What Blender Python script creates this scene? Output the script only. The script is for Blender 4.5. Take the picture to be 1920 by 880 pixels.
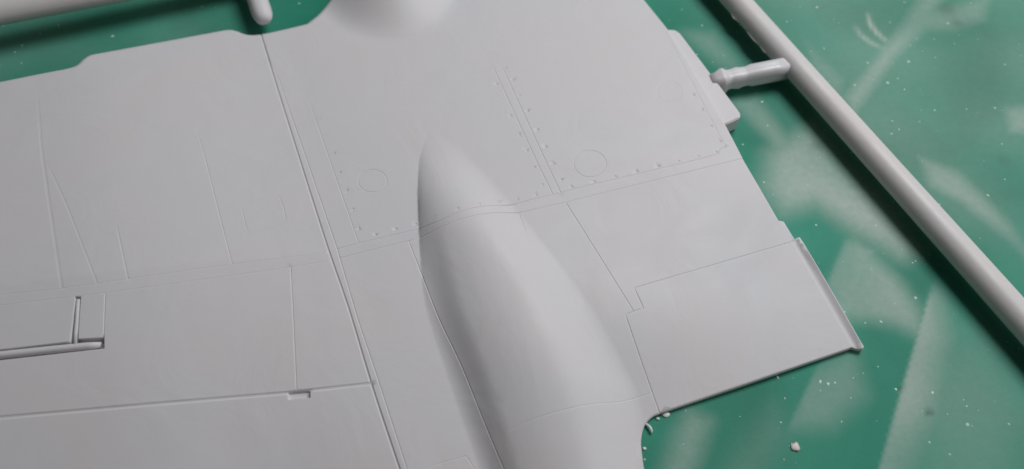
import bpy, bmesh, math, random
import numpy as np
from mathutils import Vector
from mathutils.geometry import delaunay_2d_cdt

random.seed(7); rng = np.random.default_rng(7)
for o in list(bpy.data.objects): bpy.data.objects.remove(o)
scene = bpy.context.scene
C = scene.collection
U = 0.001                                   # everything below is written in millimetres

# ------------------------------------------------------------------ camera
PITCH = math.radians(60); DIST = 125.0; FPX = 1600.0; ZT = 5.0
FWD = np.array([0, math.cos(PITCH), -math.sin(PITCH)])
UPV = np.array([0, math.sin(PITCH), math.cos(PITCH)])
CAM = np.array([0, 0, ZT]) - FWD*DIST
cam_d = bpy.data.cameras.new('camera'); cam = bpy.data.objects.new('camera', cam_d); C.objects.link(cam)
cam.location = CAM*U
cam.rotation_euler = (math.pi/2 - PITCH, 0, 0)
cam_d.sensor_width = 36; cam_d.lens = 36*FPX/1920
cam_d.clip_start = 0.005; cam_d.clip_end = 5
cam_d.dof.use_dof = True; cam_d.dof.focus_distance = 0.124; cam_d.dof.aperture_fstop = 17
scene.camera = cam

# ------------------------------------------------------------------ light
world = bpy.data.worlds.new('World'); scene.world = world; world.use_nodes = True
bg = world.node_tree.nodes['Background']
bg.inputs[0].default_value = (1.0, 0.91, 0.88, 1); bg.inputs[1].default_value = 0.07
def area(name, loc, target, size, power, col):
    d = bpy.data.lights.new(name, 'AREA'); d.shape = 'RECTANGLE'; d.size = size[0]*U; d.size_y = size[1]*U
    d.energy = power; d.color = col
    o = bpy.data.objects.new(name, d); C.objects.link(o)
    o.location = Vector(loc)*U
    o.rotation_euler = (Vector(target)-Vector(loc)).to_track_quat('-Z', 'Y').to_euler()
    return o
area('window_light', (138, 148, 295), (0, 0, 0), (175, 150), 1.12, (0.965, 0.975, 1.0))
area('room_light', (380, -130, 260), (0, 0, 0), (260, 200), .40, (1.0, 0.97, 0.95))
scene.view_settings.view_transform = 'Standard'; scene.view_settings.look = 'None'
scene.view_settings.exposure = 0; scene.view_settings.gamma = 1
scene.render.engine = 'CYCLES'

# ------------------------------------------------------------------ helpers
def rays(p):
    p = np.atleast_2d(np.asarray(p, float))
    return (np.stack([np.ones(len(p))]*3, 1)*FWD + ((p[:, 0]-960)/FPX)[:, None]*np.array([1, 0, 0])
            + ((440-p[:, 1])/FPX)[:, None]*UPV)
def at(p, z=0.0):                           # point of the place seen at p, at height z
    d = rays(p); t = (z-CAM[2])/d[:, 2]
    return CAM + d*t[:, None]
def at1(x, y, z=0.0): return at([(x, y)], z)[0]
def on_surface(p, f):                       # point of the place seen at p on the height field f
    d = rays(p); n = len(d)
    t0 = (16-CAM[2])/d[:, 2]; t1 = (-2-CAM[2])/d[:, 2]
    lo = t0.copy(); hi = t1.copy(); found = np.zeros(n, bool)
    for k in range(1, 241):
        t = t0+(t1-t0)*k/240; q = CAM+d*t[:, None]
        below = (q[:, 2] <= f(q[:, 0], q[:, 1])) & ~found
        hi[below] = t[below]; lo[below] = (t0+(t1-t0)*(k-1)/240)[below]; found |= below
    for k in range(30):
        m = (lo+hi)/2; q = CAM+d*m[:, None]; b = q[:, 2] <= f(q[:, 0], q[:, 1])
        hi = np.where(b, m, hi); lo = np.where(b, lo, m)
    return CAM+d*((lo+hi)/2)[:, None]
def smooth(a, b, x):
    t = np.clip((x-a)/(b-a), 0, 1); return t*t*(3-2*t)
def catmull(pts, n=6, closed=False):
    P = np.asarray(pts, float); out = []
    N = len(P); rngs = range(N if closed else N-1)
    for i in rngs:
        if closed: p0, p1, p2, p3 = P[i-1], P[i], P[(i+1) % N], P[(i+2) % N]
        else: p0, p1, p2, p3 = P[max(i-1, 0)], P[i], P[i+1], P[min(i+2, N-1)]
        for k in range(n):
            t = k/n
            out.append(.5*((2*p1)+(-p0+p2)*t+(2*p0-5*p1+4*p2-p3)*t*t+(-p0+3*p1-3*p2+p3)*t**3))
    if not closed: out.append(P[-1])
    return np.array(out)
def resample(P, step):
    P = np.asarray(P, float); out = [P[0]]
    for a, b in zip(P[:-1], P[1:]):
        n = max(1, int(math.ceil(np.linalg.norm(b-a)/step)))
        for k in range(1, n+1): out.append(a+(b-a)*k/n)
    return np.array(out)
def seg_dist(X, Y, poly, closed=False):     # distance to a polyline and position along it (0..1)
    P = np.asarray(poly); Q = np.roll(P, -1, 0) if closed else P[1:]
    A = P if closed else P[:-1]
    L = np.linalg.norm(Q-A, axis=1); cum = np.concatenate([[0], np.cumsum(L)])
    best = np.full(len(X), 1e9); pos = np.zeros(len(X))
    for i in range(len(A)):
        d = Q[i]-A[i]; l2 = max(d@d, 1e-12)
        t = np.clip(((X-A[i, 0])*d[0]+(Y-A[i, 1])*d[1])/l2, 0, 1)
        dd = np.hypot(X-A[i, 0]-t*d[0], Y-A[i, 1]-t*d[1])
        m = dd < best; best[m] = dd[m]; pos[m] = (cum[i]+t[m]*L[i])/cum[-1]
    return best, pos
def inside(X, Y, poly):
    P = np.asarray(poly); r = np.zeros(len(X), bool); j = len(P)-1
    for i in range(len(P)):
        c = ((P[i, 1] > Y) != (P[j, 1] > Y))
        with np.errstate(divide='ignore', invalid='ignore'):
            xi = (P[j, 0]-P[i, 0])*(Y-P[i, 1])/(P[j, 1]-P[i, 1])+P[i, 0]
        r ^= c & (X < xi); j = i
    return r
def offset(P, d, closed=False):
    P = np.asarray(P); n = len(P); out = []
    for i in range(n):
        a = P[i-1] if (closed or i > 0) else None; b = P[(i+1) % n] if (closed or i < n-1) else None
        ns = []
        for s, e in ((a, P[i]), (P[i], b)):
            if s is None or e is None: continue
            t = e-s; l = np.linalg.norm(t)
            if l > 1e-9: ns.append(np.array([-t[1], t[0]])/l)
        m = sum(ns); l = np.linalg.norm(m)
        m = ns[0] if l < 1e-6 else m/l
        out.append(P[i]+m*d/max(.45, m@ns[0]))
    return np.array(out)

def link(name, me, mat, parent=None):
    o = bpy.data.objects.new(name, me); C.objects.link(o)
    if mat: me.materials.append(mat)
    if parent: o.parent = parent
    return o
def mesh_obj(name, V, F, mat, parent=None, smooth_=True):
    me = bpy.data.meshes.new(name)
    me.from_pydata([tuple(np.asarray(v)*U) for v in V], [], F); me.update()
    if smooth_: me.polygons.foreach_set('use_smooth', [True]*len(me.polygons))
    return link(name, me, mat, parent)
def tag(o, label=None, cat=None, group=None, kind=None):
    for k, v in (('label', label), ('category', cat), ('group', group), ('kind', kind)):
        if v: o[k] = v
    return o
def loft(path, sections, caps=True, n=None):
    """path (k,3); sections list of (m,2) in (side, up) coordinates"""
    P = np.asarray(path, float); V = []; F = []; m = len(sections[0])
    for i in range(len(P)):
        t = P[min(i+1, len(P)-1)]-P[max(i-1, 0)]; t = t/np.linalg.norm(t)
        side = np.cross(t, [0, 0, 1.0]); side /= np.linalg.norm(side); up = np.cross(side, t)
        for s in sections[i]: V.append(P[i]+side*s[0]+up*s[1])
    for i in range(len(P)-1):
        for j in range(m):
            a = i*m+j; b = i*m+(j+1) % m
            F.append((a, b, b+m, a+m))
    if caps:
        F.append(tuple(range(m))[::-1]); F.append(tuple(range((len(P)-1)*m, len(P)*m)))
    return V, F

# ------------------------------------------------------------------ materials
def mat_new(name):
    m = bpy.data.materials.new(name); m.use_nodes = True
    nt = m.node_tree; return m, nt, nt.nodes['Principled BSDF']
def N(nt, kind, **kw):
    n = nt.nodes.new(kind)
    for k, v in kw.items(): setattr(n, k, v)
    return n
def plastic(name='grey_styrene', rough=.56, cols=((.538, .518, .522), (.520, .522, .538))):
    m, nt, b = mat_new(name)
    tc = N(nt, 'ShaderNodeTexCoord')
    nz = N(nt, 'ShaderNodeTexNoise'); nz.inputs['Scale'].default_value = 45; nz.inputs['Detail'].default_value = 3
    nt.links.new(tc.outputs['Object'], nz.inputs['Vector'])
    r = N(nt, 'ShaderNodeValToRGB')
    nz.inputs['Distortion'].default_value = 1.2
    r.color_ramp.elements[0].position = .35; r.color_ramp.elements[0].color = (*cols[0], 1)
    r.color_ramp.elements[1].position = .65; r.color_ramp.elements[1].color = (*cols[1], 1)
    nt.links.new(nz.outputs['Fac'], r.inputs[0]); nt.links.new(r.outputs[0], b.inputs['Base Color'])
    f = N(nt, 'ShaderNodeTexNoise'); f.inputs['Scale'].default_value = 2600; f.inputs['Detail'].default_value = 2
    nt.links.new(tc.outputs['Object'], f.inputs['Vector'])
    bp = N(nt, 'ShaderNodeBump'); bp.inputs['Strength'].default_value = .06; bp.inputs['Distance'].default_value = .00005
    nt.links.new(f.outputs['Fac'], bp.inputs['Height']); w_ = N(nt, 'ShaderNodeTexNoise'); w_.inputs['Scale'].default_value = 70; w_.inputs['Detail'].default_value = 3; w_.inputs['Distortion'].default_value = 2
    nt.links.new(tc.outputs['Object'], w_.inputs['Vector'])
    b2 = N(nt, 'ShaderNodeBump'); b2.inputs['Strength'].default_value = .5; b2.inputs['Distance'].default_value = .00022
    nt.links.new(w_.outputs['Fac'], b2.inputs['Height']); nt.links.new(bp.outputs[0], b2.inputs['Normal']); nt.links.new(b2.outputs[0], b.inputs['Normal'])
    rr = N(nt, 'ShaderNodeMapRange'); rr.inputs[1].default_value = .3; rr.inputs[2].default_value = .7; rr.inputs[3].default_value = rough-.07; rr.inputs[4].default_value = rough+.07
    nt.links.new(w_.outputs['Fac'], rr.inputs[0]); nt.links.new(rr.outputs[0], b.inputs['Roughness'])
    b.inputs['Specular IOR Level'].default_value = .3
    b.inputs['Subsurface Weight'].default_value = .25
    b.inputs['Subsurface Radius'].default_value = (1, .8, .65); b.inputs['Subsurface Scale'].default_value = .0006
    return m
PL = plastic(); PLG = plastic('grey_styrene_glossy', .28); PLR = plastic('grey_styrene_warm_lit', .5, ((.545, .515, .495), (.525, .51, .505)))  # last one: same plastic for the runners, warm light tinted into its colour
def matmat():
    m, nt, b = mat_new('green_mat_vinyl')
    tc = N(nt, 'ShaderNodeTexCoord')
    at_ = N(nt, 'ShaderNodeAttribute', attribute_name='stain_and_light')
    sep = N(nt, 'ShaderNodeSeparateColor'); nt.links.new(at_.outputs['Color'], sep.inputs[0])
    # base green, mottled
    n1 = N(nt, 'ShaderNodeTexNoise'); n1.inputs['Scale'].default_value = 38; n1.inputs['Distortion'].default_value = .8; n1.inputs['Detail'].default_value = 5
    nt.links.new(tc.outputs['Object'], n1.inputs['Vector'])
    r1 = N(nt, 'ShaderNodeValToRGB')
    r1.color_ramp.elements[0].position = .3; r1.color_ramp.elements[0].color = (.011, .148, .094, 1)
    r1.color_ramp.elements[1].position = .75; r1.color_ramp.elements[1].color = (.032, .236, .160, 1)
    nt.links.new(n1.outputs['Fac'], r1.inputs[0])
    # overspray film, plus the light haze painted over the upper right
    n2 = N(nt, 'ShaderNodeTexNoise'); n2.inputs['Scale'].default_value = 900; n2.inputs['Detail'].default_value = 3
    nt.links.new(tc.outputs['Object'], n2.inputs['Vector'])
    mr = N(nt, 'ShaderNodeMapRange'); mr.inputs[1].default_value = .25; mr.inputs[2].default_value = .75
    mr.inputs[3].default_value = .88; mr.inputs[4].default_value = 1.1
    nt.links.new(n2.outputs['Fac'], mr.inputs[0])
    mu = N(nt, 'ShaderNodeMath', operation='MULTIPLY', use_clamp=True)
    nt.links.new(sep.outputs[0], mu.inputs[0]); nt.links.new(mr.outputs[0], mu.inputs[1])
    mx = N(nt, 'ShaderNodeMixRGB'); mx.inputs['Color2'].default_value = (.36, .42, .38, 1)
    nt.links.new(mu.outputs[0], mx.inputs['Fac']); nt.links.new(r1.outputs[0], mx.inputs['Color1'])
    # dark scuffs
    mx2 = N(nt, 'ShaderNodeMixRGB'); mx2.inputs['Color2'].default_value = (.03, .07, .05, 1)
    nt.links.new(sep.outputs[1], mx2.inputs['Fac']); nt.links.new(mx.outputs[0], mx2.inputs['Color1'])
    # tiny pale specks pressed into the vinyl
    vo = N(nt, 'ShaderNodeTexVoronoi'); vo.inputs['Scale'].default_value = 420; vo.inputs['Randomness'].default_value = 1
    nt.links.new(tc.outputs['Object'], vo.inputs['Vector'])
    sc = N(nt, 'ShaderNodeSeparateColor'); nt.links.new(vo.outputs['Color'], sc.inputs[0])
    g = N(nt, 'ShaderNodeMath', operation='GREATER_THAN'); g.inputs[1].default_value = .90
    nt.links.new(sc.outputs[0], g.inputs[0])
    sz = N(nt, 'ShaderNodeMath', operation='MULTIPLY'); sz.inputs[1].default_value = .14
    nt.links.new(sc.outputs[1], sz.inputs[0])
    lt = N(nt, 'ShaderNodeMath', operation='LESS_THAN'); nt.links.new(vo.outputs['Distance'], lt.inputs[0]); nt.links.new(sz.outputs[0], lt.inputs[1])
    sp = N(nt, 'ShaderNodeMath', operation='MULTIPLY'); nt.links.new(g.outputs[0], sp.inputs[0]); nt.links.new(lt.outputs[0], sp.inputs[1])
    sp2 = N(nt, 'ShaderNodeMath', operation='MULTIPLY'); sp2.inputs[1].default_value = .6; nt.links.new(sp.outputs[0], sp2.inputs[0])
    mx3 = N(nt, 'ShaderNodeMixRGB'); mx3.inputs['Color2'].default_value = (.5, .66, .58, 1)
    nt.links.new(sp2.outputs[0], mx3.inputs['Fac']); nt.links.new(mx2.outputs[0], mx3.inputs['Color1'])
    v2 = N(nt, 'ShaderNodeTexVoronoi'); v2.inputs['Scale'].default_value = 1300
    nt.links.new(tc.outputs['Object'], v2.inputs['Vector'])
    s2 = N(nt, 'ShaderNodeSeparateColor'); nt.links.new(v2.outputs['Color'], s2.inputs[0])
    g2 = N(nt, 'ShaderNodeMath', operation='GREATER_THAN'); g2.inputs[1].default_value = .93; nt.links.new(s2.outputs[0], g2.inputs[0])
    z2 = N(nt, 'ShaderNodeMath', operation='MULTIPLY'); z2.inputs[1].default_value = .24; nt.links.new(s2.outputs[1], z2.inputs[0])
    l2 = N(nt, 'ShaderNodeMath', operation='LESS_THAN'); nt.links.new(v2.outputs['Distance'], l2.inputs[0]); nt.links.new(z2.outputs[0], l2.inputs[1])
    p2 = N(nt, 'ShaderNodeMath', operation='MULTIPLY'); nt.links.new(g2.outputs[0], p2.inputs[0]); nt.links.new(l2.outputs[0], p2.inputs[1])
    q2 = N(nt, 'ShaderNodeMath', operation='MULTIPLY'); q2.inputs[1].default_value = .55; nt.links.new(p2.outputs[0], q2.inputs[0])
    mx4 = N(nt, 'ShaderNodeMixRGB'); mx4.inputs['Color2'].default_value = (.5, .66, .58, 1)
    nt.links.new(q2.outputs[0], mx4.inputs['Fac']); nt.links.new(mx3.outputs[0], mx4.inputs['Color1'])
    nt.links.new(mx4.outputs[0], b.inputs['Base Color'])
    f = N(nt, 'ShaderNodeTexNoise'); f.inputs['Scale'].default_value = 1500; f.inputs['Detail'].default_value = 3
    nt.links.new(tc.outputs['Object'], f.inputs['Vector'])
    bp = N(nt, 'ShaderNodeBump'); bp.inputs['Strength'].default_value = .3; bp.inputs['Distance'].default_value = .00009
    nt.links.new(f.outputs['Fac'], bp.inputs['Height']); nt.links.new(bp.outputs[0], b.inputs['Normal'])
    b.inputs['Roughness'].default_value = .6; b.inputs['Specular IOR Level'].default_value = .18
    return m
MATM = matmat()
def plain(name, col, rough=.5):
    m, nt, b = mat_new(name)
    tc = N(nt, 'ShaderNodeTexCoord'); nz = N(nt, 'ShaderNodeTexNoise'); nz.inputs['Scale'].default_value = 1500
    nt.links.new(tc.outputs['Object'], nz.inputs['Vector'])
    mx = N(nt, 'ShaderNodeMixRGB'); mx.inputs['Color1'].default_value = (*[c*.85 for c in col], 1); mx.inputs['Color2'].default_value = (*col, 1)
    nt.links.new(nz.outputs['Fac'], mx.inputs['Fac']); nt.links.new(mx.outputs[0], b.inputs['Base Color'])
    b.inputs['Roughness'].default_value = rough
    return m
DUST = plain('dust_white', (.55, .66, .6)); CHIP = plain('chip_pinkish', (.62, .55, .53)); SHAV = plain('shaving_white', (.62, .63, .62), .4)

# ------------------------------------------------------------------ the mat
def build_mat():
    x0, x1, y0, y1, st = -170, 190, -95, 150, .6
    nx = int((x1-x0)/st)+1; ny = int((y1-y0)/st)+1
    X, Y = np.meshgrid(np.linspace(x0, x1, nx), np.linspace(y0, y1, ny)); X = X.ravel(); Y = Y.ravel()
    V = np.stack([X, Y, np.zeros_like(X)], 1)
    st_ = np.zeros(len(X)); dk = np.zeros(len(X))
    def soft(poly, s_in, amt, edge=None):   # pale film, overspray and one painted light haze: fades inwards from a masked (sharp) edge, or from all sides
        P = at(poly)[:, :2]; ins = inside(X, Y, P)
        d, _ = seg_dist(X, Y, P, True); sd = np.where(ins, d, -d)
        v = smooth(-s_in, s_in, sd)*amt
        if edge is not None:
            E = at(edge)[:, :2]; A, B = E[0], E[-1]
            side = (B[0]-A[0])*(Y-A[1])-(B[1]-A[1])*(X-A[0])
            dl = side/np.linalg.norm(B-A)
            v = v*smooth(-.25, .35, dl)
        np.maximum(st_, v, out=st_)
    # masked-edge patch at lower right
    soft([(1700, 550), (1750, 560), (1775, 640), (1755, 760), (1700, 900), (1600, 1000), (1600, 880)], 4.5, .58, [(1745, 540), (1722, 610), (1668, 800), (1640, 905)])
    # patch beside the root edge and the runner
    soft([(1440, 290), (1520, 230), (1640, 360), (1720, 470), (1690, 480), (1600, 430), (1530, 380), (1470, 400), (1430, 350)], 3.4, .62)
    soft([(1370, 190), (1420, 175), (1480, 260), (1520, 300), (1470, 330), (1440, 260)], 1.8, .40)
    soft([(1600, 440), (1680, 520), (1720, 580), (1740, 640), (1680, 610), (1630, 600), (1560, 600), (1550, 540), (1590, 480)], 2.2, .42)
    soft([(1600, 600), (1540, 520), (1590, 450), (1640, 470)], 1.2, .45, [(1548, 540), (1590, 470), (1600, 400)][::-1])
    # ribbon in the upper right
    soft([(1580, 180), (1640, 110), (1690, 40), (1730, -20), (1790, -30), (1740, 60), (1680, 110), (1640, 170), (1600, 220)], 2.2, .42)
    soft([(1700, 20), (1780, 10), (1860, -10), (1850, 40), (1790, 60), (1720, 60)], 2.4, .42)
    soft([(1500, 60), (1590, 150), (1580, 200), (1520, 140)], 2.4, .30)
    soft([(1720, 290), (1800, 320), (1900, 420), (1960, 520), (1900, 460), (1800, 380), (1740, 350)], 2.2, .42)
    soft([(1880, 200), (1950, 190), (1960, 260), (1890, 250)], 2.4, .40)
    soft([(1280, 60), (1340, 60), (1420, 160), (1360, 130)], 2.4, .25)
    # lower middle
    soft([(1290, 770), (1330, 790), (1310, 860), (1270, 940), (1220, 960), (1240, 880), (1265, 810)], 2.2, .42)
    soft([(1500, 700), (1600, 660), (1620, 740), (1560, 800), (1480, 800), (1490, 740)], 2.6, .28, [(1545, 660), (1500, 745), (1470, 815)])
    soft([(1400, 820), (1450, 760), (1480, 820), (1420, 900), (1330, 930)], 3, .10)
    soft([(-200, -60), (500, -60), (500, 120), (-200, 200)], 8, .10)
    soft([(1300, -60), (1980, -80), (2050, 560), (1850, 480), (1600, 350), (1450, 200)], 10, .15)  # broad haze: brighter light of the upper right painted into the mat colour
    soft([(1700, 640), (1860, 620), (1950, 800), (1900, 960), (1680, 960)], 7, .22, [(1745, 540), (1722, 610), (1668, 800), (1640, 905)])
    # wiped arcs
    for arc, w, a in (([(1600, 30), (1606, 55), (1625, 75), (1650, 88), (1684, 92)], .5, .55), ([(1627, 10), (1630, 40), (1643, 60), (1665, 80), (1684, 93)], .45, .75)):
        d, pos = seg_dist(X, Y, catmull(at(arc)[:, :2], 6)); np.maximum(st_, a*np.clip(1-d/(w*2), 0, 1)*np.sin(np.pi*np.clip(pos, .04, .96)), out=st_)
    for q, r_, a in (((1775, 18), 1.6, .35), ((1795, 44), 1.0, .35), ((1530, 275), 1.2, .25), ((1880, 300), 1.2, .2), ((1742, 773), .45, .9), ((1690, 728), .3, .8)):
        c = at1(*q); np.maximum(dk, a*np.exp(-((X-c[0])**2+(Y-c[1])**2)/r_**2), out=dk)
    # break the films up so they look sprayed, not drawn
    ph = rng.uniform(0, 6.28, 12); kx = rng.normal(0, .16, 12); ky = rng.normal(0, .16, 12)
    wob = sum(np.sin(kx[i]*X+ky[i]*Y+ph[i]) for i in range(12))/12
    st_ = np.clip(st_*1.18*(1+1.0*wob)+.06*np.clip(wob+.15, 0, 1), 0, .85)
    F = []
    idx = np.arange(nx*ny).reshape(ny, nx)
    F = np.stack([idx[:-1, :-1], idx[:-1, 1:], idx[1:, 1:], idx[1:, :-1]], -1).reshape(-1, 4)
    me = bpy.data.meshes.new('cutting_mat'); me.from_pydata((V*U).tolist(), [], F.tolist())
    ca = me.color_attributes.new('stain_and_light', 'FLOAT_COLOR', 'POINT')
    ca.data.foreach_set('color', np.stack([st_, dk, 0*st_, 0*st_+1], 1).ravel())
    me.update()
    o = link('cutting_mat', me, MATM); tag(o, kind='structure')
build_mat()

# ------------------------------------------------------------------ the wing: height field
A_px = [(478, 30), (488, 61), (518, 160), (561, 297), (614, 464), (654, 580), (696, 720), (749, 880), (790, 1000)]
D_px = [(-260, 575), (0, 553), (240, 523), (433, 496), (603, 476), (787, 429), (1036, 365), (1390, 285), (1600, 240)]
A0 = at(A_px, 5.0)[:, :2]; D0 = at(D_px, 5.0)[:, :2]
def side_of(X, Y, P):                       # signed distance to an (extended) polyline, positive to the left of its direction
    P = np.asarray(P, float).copy()
    P[0] = P[0]+(P[0]-P[1])*3; P[-1] = P[-1]+(P[-1]-P[-2])*3
    best = np.full(len(X), 1e9); sg = np.ones(len(X))
    for a, b in zip(P[:-1], P[1:]):
        d = b-a; t = np.clip(((X-a[0])*d[0]+(Y-a[1])*d[1])/(d@d), 0, 1)
        dd = np.hypot(X-a[0]-t*d[0], Y-a[1]-t*d[1]); s = d[0]*(Y-a[1])-d[1]*(X-a[0])
        m = dd < best; best[m] = dd[m]; sg[m] = np.sign(s[m])
    return best*sg
def plate(X, Y):                            # aerofoil surface without the nacelles
    fwd = side_of(X, Y, D0)                 # positive: in front of the spar
    out = -side_of(X, Y, A0)                # positive: outboard (left) of the joint
    z = 5.0 - .0016*np.clip(fwd-4, 0, None)**2
    aft = np.clip(-fwd, 0, None)
    o = np.clip(out, 0, None)
    z = z - .070*aft - .00150*aft**2 - (.045*aft+.0007*aft**2)*smooth(-4, 22, out) + 2.5*smooth(-5, 34, out)
    z = z + .004*o - .10*smooth(-.12, .12, out)
    return z
LF_px = [(806, 246), (790, 288), (784, 340), (785, 400), (788, 460), (793, 530), (804, 600), (830, 680), (860, 770), (888, 850), (940, 1000)]
RF_px = [(818, 246), (866, 276), (922, 335), (976, 400), (1030, 470), (1081, 540), (1128, 610), (1174, 690), (1206, 760), (1224, 880), (1242, 1000)]
LF = on_surface(LF_px, plate)[:, :2]; RF = on_surface(RF_px, plate)[:, :2]
LFc = catmull(LF, 6); RFc = catmull(RF, 6)
TIP = (LF[0]+RF[0])/2
def fairing(X, Y):
    o1 = np.argsort(LFc[:, 1]); o2 = np.argsort(RFc[:, 1])
    xl = np.interp(Y, LFc[o1, 1], LFc[o1, 0]); xr = np.interp(Y, RFc[o2, 1], RFc[o2, 0])
    w = np.maximum(xr-xl, .05); s = np.clip((X-xl)/w, 0, 1)
    t = np.clip((TIP[1]-Y), 0, None)
    h = 5.3*(1-np.exp(-t/22.0))*smooth(-1, 20, t)**.75*(1-.30*smooth(36, 64, t))
    pk = .34+.20*smooth(4, 28, t)
    u = np.clip(s/pk, 0, 1); k = smooth(12, 34, t)
    sh = np.clip(1-(1-u)**2, 0, 1)
    left = (1-k)*sh**.8+k*sh*smooth(-.1, .42, u)**.8
    v_ = np.clip((s-pk)/(1-pk), 0, 1); right = .5+.5*np.cos(np.pi*v_**1.12)
    ped = .34*smooth(2, 34, t)*(1-smooth(27, 48, t))
    right = np.where(X > xr, ped*(1-smooth(0, 36, X-xr)), ped+(1-ped)*right)
    return np.where((t > 0), h*np.where(s < pk, left, right), 0)
NC = at1(722, -70, 5.0)[:2]; NT = at1(742, 66, 5.0)[:2]; NL = at1(560, -20, 5.0)[:2]
def nose(X, Y):
    ry = NC[1]-NT[1]; rx = NC[0]-NL[0]
    dy = (Y-NC[1])/ry; dx = (X-NC[0]-(Y-NC[1])*(NT[0]-NC[0])/(NT[1]-NC[1]))/rx
    dx = np.where(dx > 0, dx*1.12, dx); dy = np.where(dy > 0, dy*.6, dy)
    return 6.2*np.clip(1-dx*dx-dy*dy, 0, 1)**2.1
def base(X, Y): return plate(X, Y)+fairing(X, Y)+nose(X, Y)
def S(p): return on_surface(p, base)[:, :2]

# outline, clockwise as seen from above; each stretch with its own edge rounding (mm)
LE1 = [(-200, 190), (0, 147), (70, 133), (118, 124)]
le = np.concatenate([[(-200, 190), (0, 147), (80, 131)], catmull([(118, 124), (138, 118), (150, 107), (166, 98), (190, 93), (300, 73), (395, 55.5), (425, 50.5), (442, 52), (458, 58), (472, 60), (492, 58), (530, 50), (572, 40)], 5),
     catmull([(590, 26), (608, 7), (626, -18), (648, -55), (680, -95), (740, -115), (815, -98), (868, -55), (905, -35)], 4), [(1000, -50), (1100, -66), (1163, -76)]])
root = [(1163, -76), (1208, 0), (1254, 57), (1330, 183), (1361, 235), (1395, 301), (1460, 413), (1470, 415), (1490, 448), (1499.5, 445), (1540, 515), (1590, 602), (1612, 640), (1620, 650), (1617, 656), (1607, 655), (1597, 652)]
te = np.concatenate([[(1597, 652), (1400, 720), (1259, 768)], catmull([(1240, 774), (1222, 783), (1208, 800), (1202, 825), (1203, 850), (1206, 880), (1214, 930), (1226, 1000)], 5), [(700, 1000), (-200, 1000)]])
out_px = np.concatenate([le, root[1:], te[1:], [(-200, 600)]])
rad_px = np.concatenate([[1.5]*len(le), [.22]*(len(root)-1), [.28]*(len(te)-1), [.2]])
O = S(out_px)
# (closed, clockwise: interior lies to the right of the direction of travel)
keepO = [0]
for i in range(1, len(O)):
    if np.linalg.norm(O[i]-O[keepO[-1]]) > .08: keepO.append(i)
O = O[keepO]; rad = rad_px[keepO]
O2 = []; R2 = []
for i in range(len(O)):
    a, b = O[i], O[(i+1) % len(O)]; n = max(1, int(np.linalg.norm(b-a)/.8))
    for k in range(n): O2.append(a+(b-a)*k/n); R2.append(rad[i]*(1-k/n)+rad[(i+1) % len(O)]*k/n)
O = np.array(O2); rad = np.array(R2)
def edge_drop(X, Y):
    best = np.full(len(X), 1e9); r = np.zeros(len(X))
    for i in range(len(O)):
        a, b = O[i], O[(i+1) % len(O)]; d = b-a; t = np.clip(((X-a[0])*d[0]+(Y-a[1])*d[1])/(d@d), 0, 1)
        dd = np.hypot(X-a[0]-t*d[0], Y-a[1]-t*d[1]); m = dd < best
        best[m] = dd[m]; r[m] = (rad[i]*(1-t)+rad[(i+1) % len(O)]*t)[m]
    q = np.clip(1-best/r, 0, 1)
    return r*(1-np.sqrt(np.clip(1-q*q, 0, 1)))

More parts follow.
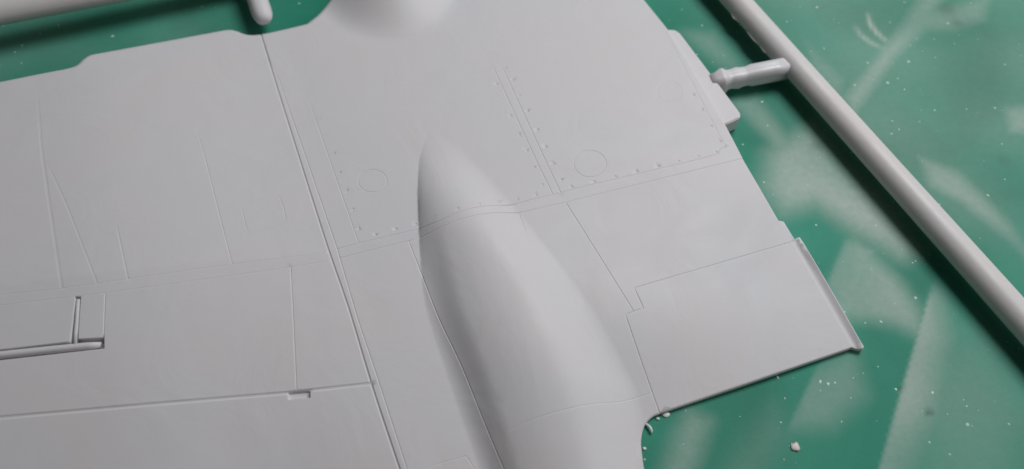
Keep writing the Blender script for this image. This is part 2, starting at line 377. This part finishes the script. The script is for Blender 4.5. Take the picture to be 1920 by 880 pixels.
# engraved lines: (points, half width, depth, fade in, fade out, cuts panels apart)
LINES = [
 ('A', catmull(A_px, 3), .24, .20, 0, 0, 1),
 ('A2', [(500, 98), (524, 152), (538, 194), (575, 300), (632, 467), (671, 600), (702, 692), (763, 880), (802, 1000)], .16, .10, .18, 0, 1),
 ('B', [(577, 181), (618, 300), (672, 455)], .13, .075, .2, 0, 0),
 ('C1', [(921, 118), (1005, 300), (1036.5, 365)], .14, .10, .1, 0, 1),
 ('C2', [(940, 122), (1022, 300), (1051.5, 362)], .14, .10, .1, 0, 1),
 ('D1l', [(-200, 575), (0, 553), (116, 541), (240, 523), (433, 496), (616, 473)], .13, .05, 0, 0, 1),
 ('D1r', np.concatenate([[(632, 467), (672, 456), (787, 429), (830, 412)], catmull([(852, 401), (882, 391.5), (920, 386), (957, 385), (995, 375)], 4), [(1036, 365), (1100, 348.5), (1310, 299), (1348, 288), (1349, 280), (1361, 275)]]), .13, .10, 0, 0, 1),
 ('V', [(1361, 275), (1347, 250), (1290, 139), (1256, 74), (1222, 20)], .12, .05, 0, .3, 1),
 ('D2l', [(-200, 590), (0, 573), (194, 550), (433, 517), (545, 501), (620, 489)], .13, .05, 0, 0, 1),
 ('D2r', np.concatenate([[(637, 484), (725, 462), (766, 452), (792, 444), (832, 424)], catmull([(862, 411), (903, 402), (933, 399), (971, 399.5), (1005, 392)], 4), [(1060, 379.5), (1200, 345), (1393, 297)]]), .13, .09, 0, 0, 1),
 ('E', [(1061, 380), (1125, 482), (1188, 583.5)], .13, .12, 0, 0, 1),
 ('F', [(973, 400), (991, 447)], .11, .08, 0, .5, 0),
 ('G', [(1497, 447), (1480, 455), (1330, 499), (1189, 540), (1206.5, 577.5), (1172.5, 590), (1204, 683), (1236, 773)], .14, .15, 0, 0, 1),
 ('H', catmull([(921, 815), (957, 805), (1000, 786), (1068, 766), (1116, 757), (1157, 754.5), (1192, 747), (1223, 737)], 4), .13, .07, .3, 0, 1),
 ('I', catmull([(766, 452), (795, 526), (824, 600), (865, 686), (905, 785), (945, 880), (1000, 1000)], 4), .13, .12, 0, 0, 1),
 ('J', [(780, 882), (840, 865), (874, 855), (893, 885), (930, 960)], .12, .07, .3, 0, 0),
 ('K', [(363, 222), (385, 299), (412, 405), (435, 495)], .15, .07, .3, 0, 0),
 ('L', [(68, 150), (78, 280), (92, 380), (116, 540)], .36, .06, .35, 0, 0),
 ('M', [(86, 300), (128, 392), (182, 531)], .24, .05, .2, 0, 0),
 ('N', [(218, 419), (240, 523)], .20, .07, .3, 0, 0),
 ('P', [(197, 551), (194, 634)], .15, .10, 0, 0, 0),
 ('Q', [(545, 501), (550, 600), (556, 731)], .15, .11, 0, 0, 1),
 ('R', [(-200, 801), (0, 783), (307, 756), (535, 737), (580, 732), (697, 719)], .34, .30, 0, 0, 1),
 ('X1', [(582, 58), (606, 112)], .12, .025, .4, .4, 0),
 ('X2', [(821, 31), (853, 84)], .12, .03, .4, .4, 0),
 ('X3', [(950, 17), (981, 55)], .12, .03, .4, .4, 0),
 ('O1', [(452, 380), (456, 403), (462, 428), (470, 437)], .14, .045, .3, .2, 0),
 ('O2', [(522, 364), (532, 391), (537, 415)], .14, .045, .3, .2, 0),
 ('S1', catmull([(852, 401), (882, 391.5), (920, 386), (957, 385), (995, 375)], 4), .14, .17, .3, .3, 0),
 ('S2', catmull([(862, 411), (903, 402), (933, 399), (971, 399.5), (1005, 392)], 4), .14, .17, .3, .3, 0),
 ('lip', [(1488, 452), (1536, 534), (1584, 618), (1606, 655)], .45, .10, .1, 0, 1),
]
CUTS = [[(488, 61), (500, 98)], [(921, 118), (880, 28), (850, -60)], [(940, 122), (898, 28), (868, -60)], [(1222, 20), (1160, -72)],
        list(catmull([(788, 430), (784, 370), (783, 320), (789, 284), (804, 250), (830, 258), (870, 288), (915, 338), (955, 385)], 3)),
        list(catmull([(570, 40), (620, 52), (680, 63), (740, 68), (795, 55), (840, 22), (870, -40), (872, -58)], 4))]
CIRC = [((698.5, 339), 27, 21), ((1106.5, 307), 30, 25), ((1256, 172.5), 23, 19)]
hatch_px = catmull([(455, 381), (480, 374), (505, 368), (520, 365), (526, 371), (533, 392), (538, 412), (533, 418), (510, 425), (485, 433), (470, 437), (463, 431), (457, 405), (452, 389)], 2, True)
RIV = [(638, 325), (650.5, 358), (662, 392), (673, 428.5), (704, 440), (742, 429.6), (780, 420), (816, 405), (858, 390), (899, 381), (935, 378), (971, 374), (1006, 366),
 (1017, 346), (1002, 314), (988, 282), (974, 252), (957, 216.5), (944, 187), (932, 158.5), (916, 130), (954, 109), (948, 128), (962, 150), (974, 179), (990, 209), (1008, 244), (1023, 274.5),
 (1038, 307), (1053, 337.5), (1072, 350.5), (1113.5, 340), (1154, 331), (1194, 321), (1234, 312), (1273, 302), (1310, 292.5), (1343, 285), (1351, 265), (1334, 237), (1317, 206), (1301, 179),
 (1285, 147), (1268, 119), (627, 288), (612, 254), (600, 222), (645, 169), (720, 155), (827, 134)]
FAINT = {(816, 405), (645, 169), (720, 155), (827, 134), (600, 222), (612, 254), (916, 130), (954, 109), (1285, 147), (1268, 119), (944, 187)}
# recesses: (polygon, depth)
POCK = [([(540, 735.5), (581, 732), (581.5, 745), (540, 749)], .55),
        ([(141, 557), (151, 557), (148, 600), (146, 636), (195, 633.5), (195, 653), (102, 663.5), (0, 675), (-200, 697), (-200, 680), (0, 656), (131, 641), (136, 600)], .95)]

verts = []; edges = []; cutkeys = set(); vid = {}
def addv(p):
    verts.append((float(p[0]), float(p[1]))); return len(verts)-1
def addline(P, closed=False, cut=False):
    ids = [addv(p) for p in P]; es = list(zip(ids[:-1], ids[1:]))
    if closed: es.append((ids[-1], ids[0]))
    for e in es:
        if cut: cutkeys.add(len(edges))
        edges.append(e)
prof = []
addline(O, True)
for f in (.12, .35, .65, 1.0):
    P = []
    for k in range(len(O)):
        a, b = O[k-1], O[(k+1) % len(O)]; t = (b-a)/np.linalg.norm(b-a)
        P.append(O[k]+np.array([t[1], -t[0]])*rad[k]*f)
    P = np.array(P); dd, _ = seg_dist(P[:, 0], P[:, 1], O, True)
    ok = (dd > rad*f*.8) & inside(P[:, 0], P[:, 1], O); last = None
    for k in range(len(P)):
        if ok[k]:
            i_ = addv(P[k])
            if last is not None and np.linalg.norm(P[k]-P[k-1]) < 1.3: edges.append((last, i_))
            last = i_
        else: last = None
W = {}
for nm, pts, hw, dep, fi, fo, cut in LINES:
    P = resample(S(resample(pts, 9)), .7); W[nm] = P
    dep *= .95; hw *= .95
    prof.append((P, hw, dep, fi, fo))
    addline(P, cut=bool(cut))
    for f in (-1, -.65, .65, 1): addline(offset(P, hw*f))
for Q in (LFc, RFc):
    q = resample(Q, .7); q = q[inside(q[:, 0], q[:, 1], O)]
    for f in (-.25, 0, .25): addline(offset(q, f))
for pts in CUTS: addline(resample(S(np.asarray(pts, float)), .7), cut=True)
rings = []
for c, rx, ry in CIRC:
    a = np.linspace(0, 2*np.pi, 36, endpoint=False)
    P = S(np.stack([c[0]+rx*np.cos(a), c[1]+ry*np.sin(a)], 1)); rings.append((P, .10, .035 if c[0] > 1200 else .09))
rings.append((S(hatch_px), .10, .0))
for P, hw, dep in rings:
    addline(P, True, True)
    for f in (-1, -.6, .6, 1): addline(offset(P, hw*f, True), True)
riv = S(np.array(RIV)); rdep = np.array([.025 if r in FAINT else .11 for r in RIV]); RR = .22
for c in riv:
    for r_, n in ((RR, 12), (RR*.72, 10), (RR*.4, 6)):
        a = np.linspace(0, 2*np.pi, n, endpoint=False)
        addline([(c[0]+r_*math.cos(t), c[1]+r_*math.sin(t)) for t in a], True, r_ == RR)
    addv(c)
pock = []
for poly, dep in POCK:
    P = S(np.array(poly, float)); P = resample(np.vstack([P, P[:1]]), .9)[:-1]; pock.append((P, dep))
    addline(P, True, True); addline(offset(P, -.07, True), True); addline(offset(P, .07, True), True)
# free points
g = []
lo = O.min(0); hi = O.max(0); st = .85; k = 0; y = lo[1]
while y < hi[1]:
    xs = np.arange(lo[0]+(k % 2)*st/2, hi[0], st); g.append(np.stack([xs, np.full(len(xs), y)], 1)); y += st*.866; k += 1
g = np.concatenate(g)
gx = []
for nm, pts, hw, *_ in LINES:                       # drop grid points too near to engraved lines
    pass
m = inside(g[:, 0], g[:, 1], O); g = g[m]
d, _ = seg_dist(g[:, 0], g[:, 1], O, True); g = g[d > .3]
for P, hw, *_ in prof:
    d, _ = seg_dist(g[:, 0], g[:, 1], P); g = g[d > hw+.18]
for P, hw, _ in rings:
    d, _ = seg_dist(g[:, 0], g[:, 1], P, True); g = g[d > hw+.12]
for P, _ in pock:
    d, _ = seg_dist(g[:, 0], g[:, 1], P, True); g = g[d > .2]
dm = np.min(np.hypot(g[:, None, 0]-riv[None, :, 0], g[:, None, 1]-riv[None, :, 1]), 1); g = g[dm > RR+.12]
for p in g: addv(p)
cv, ce, cf, ov, oe, of = delaunay_2d_cdt([Vector(v) for v in verts], edges, [], 0, 1e-5)
XY = np.array([(v[0], v[1]) for v in cv])
T = np.array([f for f in cf if len(f) == 3])
cen = XY[T].mean(1); keep = inside(cen[:, 0], cen[:, 1], O); T = T[keep]; cen = cen[keep]
X, Y = XY[:, 0], XY[:, 1]
EDROP = edge_drop(X, Y); Zb = base(X, Y)-EDROP
rel = np.zeros(len(X))
for P, hw, dep, fi, fo in prof:
    d, pos = seg_dist(X, Y, P)
    q = np.clip(1-d/hw, 0, 1); q = q**1.0
    fade = np.ones(len(X))
    if fi: fade *= np.clip(pos/fi, 0, 1)
    if fo: fade *= np.clip((1-pos)/fo, 0, 1)
    np.maximum(rel, dep*q*fade, out=rel)
for P, hw, dep in rings:
    d, _ = seg_dist(X, Y, P, True); np.maximum(rel, dep*np.clip(1-d/hw, 0, 1), out=rel)
for c, dep in zip(riv, rdep):
    d = np.hypot(X-c[0], Y-c[1]); np.maximum(rel, dep*np.sqrt(np.clip(1-(d/RR)**2, 0, 1)), out=rel)
for P, dep in pock:
    d, _ = seg_dist(X, Y, P, True); sd = np.where(inside(X, Y, P), d, -d)
    np.maximum(rel, dep*np.clip((sd+.07)/.14, 0, 1), out=rel)
# raised lip along the inboard end of the flap
lipd, lippos = seg_dist(X, Y, S(np.array([(1497, 447), (1540, 515), (1590, 602), (1617, 652)], float)))
lift = .42*np.clip(1-lipd/.75, 0, 1)**1.5
Z = np.maximum(Zb-rel+lift, .36)
VV = np.stack([X, Y, Z], 1)
# vertex normals of the whole skin, shared by the pieces
tn = np.cross(VV[T[:, 1]]-VV[T[:, 0]], VV[T[:, 2]]-VV[T[:, 0]])
flip = tn[:, 2] < 0; T[flip] = T[flip][:, ::-1]; tn[flip] *= -1
VN = np.zeros_like(VV)
tu = tn/np.maximum(np.linalg.norm(tn, axis=1), 1e-12)[:, None]
for k in range(3):                          # weighted by corner angle
    e1 = VV[T[:, (k+1) % 3]]-VV[T[:, k]]; e2 = VV[T[:, (k+2) % 3]]-VV[T[:, k]]
    ca = (e1*e2).sum(1)/np.maximum(np.linalg.norm(e1, axis=1)*np.linalg.norm(e2, axis=1), 1e-12)
    np.add.at(VN, T[:, k], tu*np.arccos(np.clip(ca, -1, 1))[:, None])
e_ = .05
gxn = (base(X+e_, Y)-base(X-e_, Y))/(2*e_); gyn = (base(X, Y+e_)-base(X, Y-e_))/(2*e_)
clean = (rel < 1e-4) & (lift < 1e-4) & (EDROP < 1e-4) & (Zb > .4)
VN[clean] = np.stack([-gxn, -gyn, np.ones(len(X))], 1)[clean]
VN /= np.maximum(np.linalg.norm(VN, axis=1), 1e-12)[:, None]
# pieces = triangles connected without crossing a cut
cut = set()
for e, src in zip(ce, oe):
    if any(s in cutkeys for s in src): cut.add((min(e), max(e)))
par = np.arange(len(T))
def find(a):
    while par[a] != a: par[a] = par[par[a]]; a = par[a]
    return a
em = {}
for i, t in enumerate(T):
    for a, b in ((t[0], t[1]), (t[1], t[2]), (t[2], t[0])):
        key = (min(a, b), max(a, b))
        if key in em:
            if key not in cut:
                ra, rb = find(i), find(em[key])
                if ra != rb: par[ra] = rb
        else: em[key] = i
comp = np.array([find(i) for i in range(len(T))])

kit = bpy.data.objects.new('kit_sprue', None); C.objects.link(kit); kit.empty_display_size = .01
tag(kit, 'light grey plastic model kit sprue carrying an aircraft wing half inside its round frame', 'model kit')
SEEDS = [('skin_panel', (300, 300)), ('spar_strip', (350, 520)), ('skin_panel', (400, 620)), ('skin_panel', (620, 620)), ('wing_flap', (400, 820)),
         ('skin_panel', (700, 250)), ('joint_strip', (681, 650)), ('rib_strip', (1000, 270)), ('skin_panel', (1180, 200)), ('spar_strip', (1150, 345)),
         ('skin_panel', (740, 620)), ('nacelle_fairing', (960, 600)), ('nacelle_fairing', (1060, 830)), ('nacelle_fairing', (850, 340)),
         ('skin_panel', (1250, 430)), ('trailing_edge_flap', (1380, 600)), ('flap_lip', (1560, 573)), ('engine_nacelle', (735, 15)), ('access_hatch', (495, 400)),
         ('hinge_recess', (560, 741)), ('hinge_recess', (60, 661)),
         *[('access_cover', c[0]) for c in CIRC], *[('rivet', r) for r in RIV]]
LAB = {(300, 300): 'outer front skin panel with a swollen leading edge', (400, 820): 'outer flap along the trailing edge', (60, 661): 'L-shaped slot with a rod lying in it',
       (560, 741): 'small rectangular notch below the hinge line', (735, 15): 'rounded front nacelle bulge at the leading edge', (850, 340): 'pointed tip of the nacelle fairing', (960, 600): 'long swelling nacelle fairing behind the spar'}
sp = S(np.array([s[1] for s in SEEDS], float))
assign = {}
for (nm, px), q in zip(SEEDS, sp):
    i = int(np.argmin(np.hypot(cen[:, 0]-q[0], cen[:, 1]-q[1]))); assign.setdefault(comp[i], (nm, px))
def piece(name, sel, parent, extra=None):
    t = T[sel]; used, inv = np.unique(t, return_inverse=True); t2 = inv.reshape(-1, 3)
    V = VV[used]; F = t2.tolist(); nrm = VN[used]
    me = bpy.data.meshes.new(name); me.from_pydata((V*U).tolist(), [], F); me.update()
    me.polygons.foreach_set('use_smooth', [True]*len(F))
    me.normals_split_custom_set_from_vertices(nrm.tolist())
    return link(name, me, PL, parent)
named = np.zeros(len(T), bool)
# the wing body: rim, underside and whatever skin belongs to no panel
for c in assign: named |= comp == c
cnt = {}
for key in em: pass
edgecount = {}
for t in T:
    for a, b in ((t[0], t[1]), (t[1], t[2]), (t[2], t[0])):
        edgecount[(a, b)] = 1
bnd = [(a, b) for (a, b) in edgecount if (b, a) not in edgecount]
rest = T[~named]
used = sorted(set(rest.ravel().tolist()) | {i for e in bnd for i in e}); mp = {v: i for i, v in enumerate(used)}
V = [VV[i] for i in used]; F = [tuple(mp[i] for i in t) for t in rest]
low = {}; nxt = dict(bnd)
for a, b in bnd:
    for i in (a, b):
        if i not in low: low[i] = len(V); V.append(np.array([X[i], Y[i], min(.3, Z[i]-.05)]))
for a, b in bnd: F.append((mp[b], mp[a], low[a], low[b]))
loop = [bnd[0][0]]
while nxt.get(loop[-1]) not in (None, loop[0]) and len(loop) < len(bnd)+2: loop.append(nxt[loop[-1]])
F.append(tuple(low[i] for i in loop)[::-1])
wing = mesh_obj('wing_half', V, F, PL, kit, False)
wing['label'] = 'aircraft wing half with engraved panel lines and a nacelle fairing'
for c, (nm, px) in assign.items():
    o = piece(nm, comp == c, wing)
    if px in LAB: o['label'] = LAB[px]
print('tris', len(T), 'comps', len(set(comp.tolist())), 'named', len(assign), 'rest', len(rest), 'bnd', len(bnd), 'loop', len(loop))

# rods lying in the L-shaped slot
def rod(path_px, r, dz):
    q = on_surface(np.array(path_px, float), base); P = q.copy(); P[:, 2] += dz
    P = resample(P, 2.0)
    secs = []
    for i in range(len(P)):
        s = r*(1 if 0 < i < len(P)-1 else .75)
        secs.append([(s*math.cos(a), s*math.sin(a)) for a in np.linspace(0, 2*math.pi, 14, endpoint=False)])
    V, F = loft(P, secs); return mesh_obj('hinge_rod', V, F, PL, wing)
rod([(-200, 686), (0, 663.5), (100, 653), (187, 644.5)], .52, -.42)
rod([(145.5, 560), (143, 600), (139, 645)], .34, -.30)

# ------------------------------------------------------------------ the sprue frame
def dsec(r, flat=.0, n=24):                 # slightly D-shaped runner section
    out = []
    for a in np.linspace(0, 2*math.pi, n, endpoint=False):
        x, y = math.cos(a), math.sin(a)
        out.append((r*x*(1+.04*math.cos(2*a)+(.035 if abs(y) < .05 else 0)), r*max(min(y, .965), -.8)))
    return out
def runner(p0, p1, r, z0, z1, n=60):
    a = at1(*p0, z0); b = at1(*p1, z1)
    P = np.array([a+(b-a)*k/n for k in range(n+1)])
    w = np.sin(np.linspace(0, 9, n+1))*.02
    V, F = loft(P, [dsec(r+w[i]) for i in range(n+1)])
    return mesh_obj('runner', V, F, PLR, kit), P
RZ = 3.3
r1, PR = runner((1196, -205), (2080, 783), 2.12, RZ, RZ)
r1['label'] = 'thick round runner crossing the right side'
r2, PT = runner((-200, 59), (1196, -205), 2.3, 6.6, RZ)
r2['label'] = 'round runner along the top left edge'
# ragged flash along the left flank of the right runner
fl = [(1338, -14), (1354, 6), (1368, 19), (1374, 33), (1388, 43), (1397, 50), (1402, 62), (1413, 76), (1423, 84), (1431, 96), (1440, 102), (1447, 112)]
P = at(fl, RZ-.2); B = at([(x+26, y+6) for x, y in fl], RZ-.2)
V = []; F = []
for i in range(len(P)):
    V += [P[i]+[0, 0, .0], P[i]-[0, 0, .12], B[i]-[0, 0, .12], B[i]]
for i in range(len(P)-1):
    for j in range(4): a = i*4+j; b = i*4+(j+1) % 4; F.append((a, b, b+4, a+4))
mesh_obj('flash', V, F, PLR, kit)
# gate at the root edge
def gate_sec(w, h):
    pts = [(-w, -h), (-w*1.02, -.1*h), (-w*.96, .45*h), (-w*.62, .96*h), (0, h), (w*.62, .96*h), (w*.96, .45*h), (w*1.02, -.1*h), (w, -h), (0, -h*1.08)]
    return catmull([(x, y) for x, y in pts], 3, True)
g0 = at1(1332, 154, 2.5); g1 = at1(1490, 123, 3.3)
prof_g = [(0, .95, .85), (.07, 1.1, 1.0), (.12, 1.42, 1.3), (.155, 1.42, 1.3), (.19, 1.12, 1.0), (.24, 1.1, 1.0), (.31, 1.22, 1.12), (.37, 1.1, 1.0), (.42, 1.08, .98), (.48, 1.2, 1.16), (.75, 1.2, 1.16), (1, 1.2, 1.16)]
V, F = loft([g0+(g1-g0)*t for t, _, _ in prof_g], [gate_sec(w*1.25, h*1.25) for _, w, h in prof_g])
o = mesh_obj('gate', V, F, PLG, kit); o['label'] = 'stepped gate joining the tab to the right runner'
# gate at the leading edge
q0 = at1(497, 42, 3.3); q1 = at1(462, -62, 3.7); ts = [0, .015, .05, .11, .2, .4, .7, 1]; rs = [.5, .95, 1.35, 1.58, 1.66, 1.66, 1.68, 1.8]
V, F = loft([q0+(q1-q0)*t for t in ts], [dsec(r) for r in rs])
o = mesh_obj('gate', V, F, PL, kit); o['label'] = 'round gate meeting the leading edge'
# ejector tab beside the root edge
zt = 3.35; zb = .25
tp = at([(1235, 62), (1253, 55), (1266, 56), (1275, 62), (1386, 209), (1389, 215), (1387, 221), (1366, 231), (1330, 243)], zt)
bm = bmesh.new(); top = [bm.verts.new(tuple(p*U)) for p in tp]; bot = [bm.verts.new((p[0]*U, p[1]*U, zb*U)) for p in tp]
bm.faces.new(top); bm.faces.new(bot[::-1])
for i in range(len(tp)): j = (i+1) % len(tp); bm.faces.new((top[j], top[i], bot[i], bot[j]))
bmesh.ops.recalc_face_normals(bm, faces=bm.faces)
bmesh.ops.bevel(bm, geom=[e for e in bm.edges if len(e.link_faces) == 2], offset=.16*U, segments=2, affect='EDGES', clamp_overlap=True)
me = bpy.data.meshes.new('ejector_tab'); bm.to_mesh(me); bm.free(); link('ejector_tab', me, PL, kit)['label'] = 'flat block on the root edge where the gate meets the wing'

# ------------------------------------------------------------------ crumbs on the mat
def crumb(name, c, r, h, mat, label, seed, stretch=1., rot=0.):
    rg = np.random.default_rng(seed); c = at1(*c); bm = bmesh.new(); bmesh.ops.create_icosphere(bm, subdivisions=2, radius=1)
    k = rg.normal(0, 2, (4, 3)); ph = rg.uniform(0, 6, 4)
    for v in bm.verts:
        n = 1+.12*sum(math.sin(k[i]@np.array(v.co)+ph[i]) for i in range(4))
        x = v.co.x*r*n*stretch; y = v.co.y*r*n; z = max(v.co.z, -.6)*h*n
        v.co = Vector((x*math.cos(rot)-y*math.sin(rot), x*math.sin(rot)+y*math.cos(rot), z+.6*h))*U
    me = bpy.data.meshes.new(name); bm.to_mesh(me); bm.free(); me.polygons.foreach_set('use_smooth', [True]*len(me.polygons))
    o = link(name, me, mat); o.location = Vector((c[0], c[1], .005))*U
    tag(o, label, 'plastic crumb'); return o
crumb('plastic_chip', (1490, 839), .62, .2, CHIP, 'round pinkish grey plastic chip lying alone on the green mat', 3)
crumb('plastic_crumb', (1248, 777), .42, .18, SHAV, 'white crumb of plastic clinging under the trailing edge corner', 4, 1.3, .3)
crumb('plastic_crumb', (1208, 842), .26, .14, SHAV, 'tiny pale round crumb beside the edge of the fairing', 5)
crumb('plastic_crumb', (1233, 786), .2, .14, SHAV, 'tiny white crumb between the curled shaving and the larger crumb', 6, 1.4)
pth = catmull(at([(1211, 795), (1217, 800), (1221, 807), (1221.5, 811)], .35), 5); pth[:, 2] = .3+.25*np.sin(np.linspace(0, 3.1, len(pth)))
V, F = loft(pth, [[(.17*math.cos(a)*(1 if 0 < i < len(pth)-1 else .5), .13*math.sin(a)) for a in np.linspace(0, 6.283, 10, endpoint=False)] for i in range(len(pth))])
tag(mesh_obj('plastic_shaving', V, F, SHAV), 'curled white plastic shaving in the corner beside the fairing', 'plastic shaving')
# loose dust: nobody could count it
V = []; F = []
def fleck(x, y, r, sx):
    n = 6; b = len(V); a0 = random.uniform(0, 6.28); rot = random.uniform(0, 3.14)
    V.append((x, y, .03+r*.5))
    for k in range(n):
        a = a0+k*6.283/n; rr = r*random.uniform(.6, 1.2); px = rr*math.cos(a)*sx; py = rr*math.sin(a)
        V.append((x+px*math.cos(rot)-py*math.sin(rot), y+px*math.sin(rot)+py*math.cos(rot), .004))
    for k in range(n): F.append((b, b+1+k, b+1+(k+1) % n))
for _ in range(240):
    px, py = random.uniform(-40, 1960), random.uniform(-40, 920); q = at1(px, py)
    fleck(q[0], q[1], min(.30, .04+random.expovariate(1/.035)), random.choice((1, 1, 1.6, 2.4)))
for px, py, r in ((1532, 14, .3), (1545, 91, .22), (1429, 191, .28), (1538, 716, .35), (1553, 720, .3), (1566, 718, .25), (1711, 493, .22), (1652, 604, .28), (1622, 606, .22), (1673, 227, .25), (1686, 243, .22), (1672, 251, .28), (1696, 168, .22), (1432, 342, .22), (1578, 791, .18), (1812, 762, .22), (1464, 792, .2), (211, 68, .35), (28, 98, .25), (40, 119, .2), (1680, 730, .28)):
    q = at1(px, py); fleck(q[0], q[1], r*.6, 1.4)
tag(mesh_obj('dust', V, F, DUST, None, True), 'fine white dust flecks scattered over the green mat', 'dust', kind='stuff')
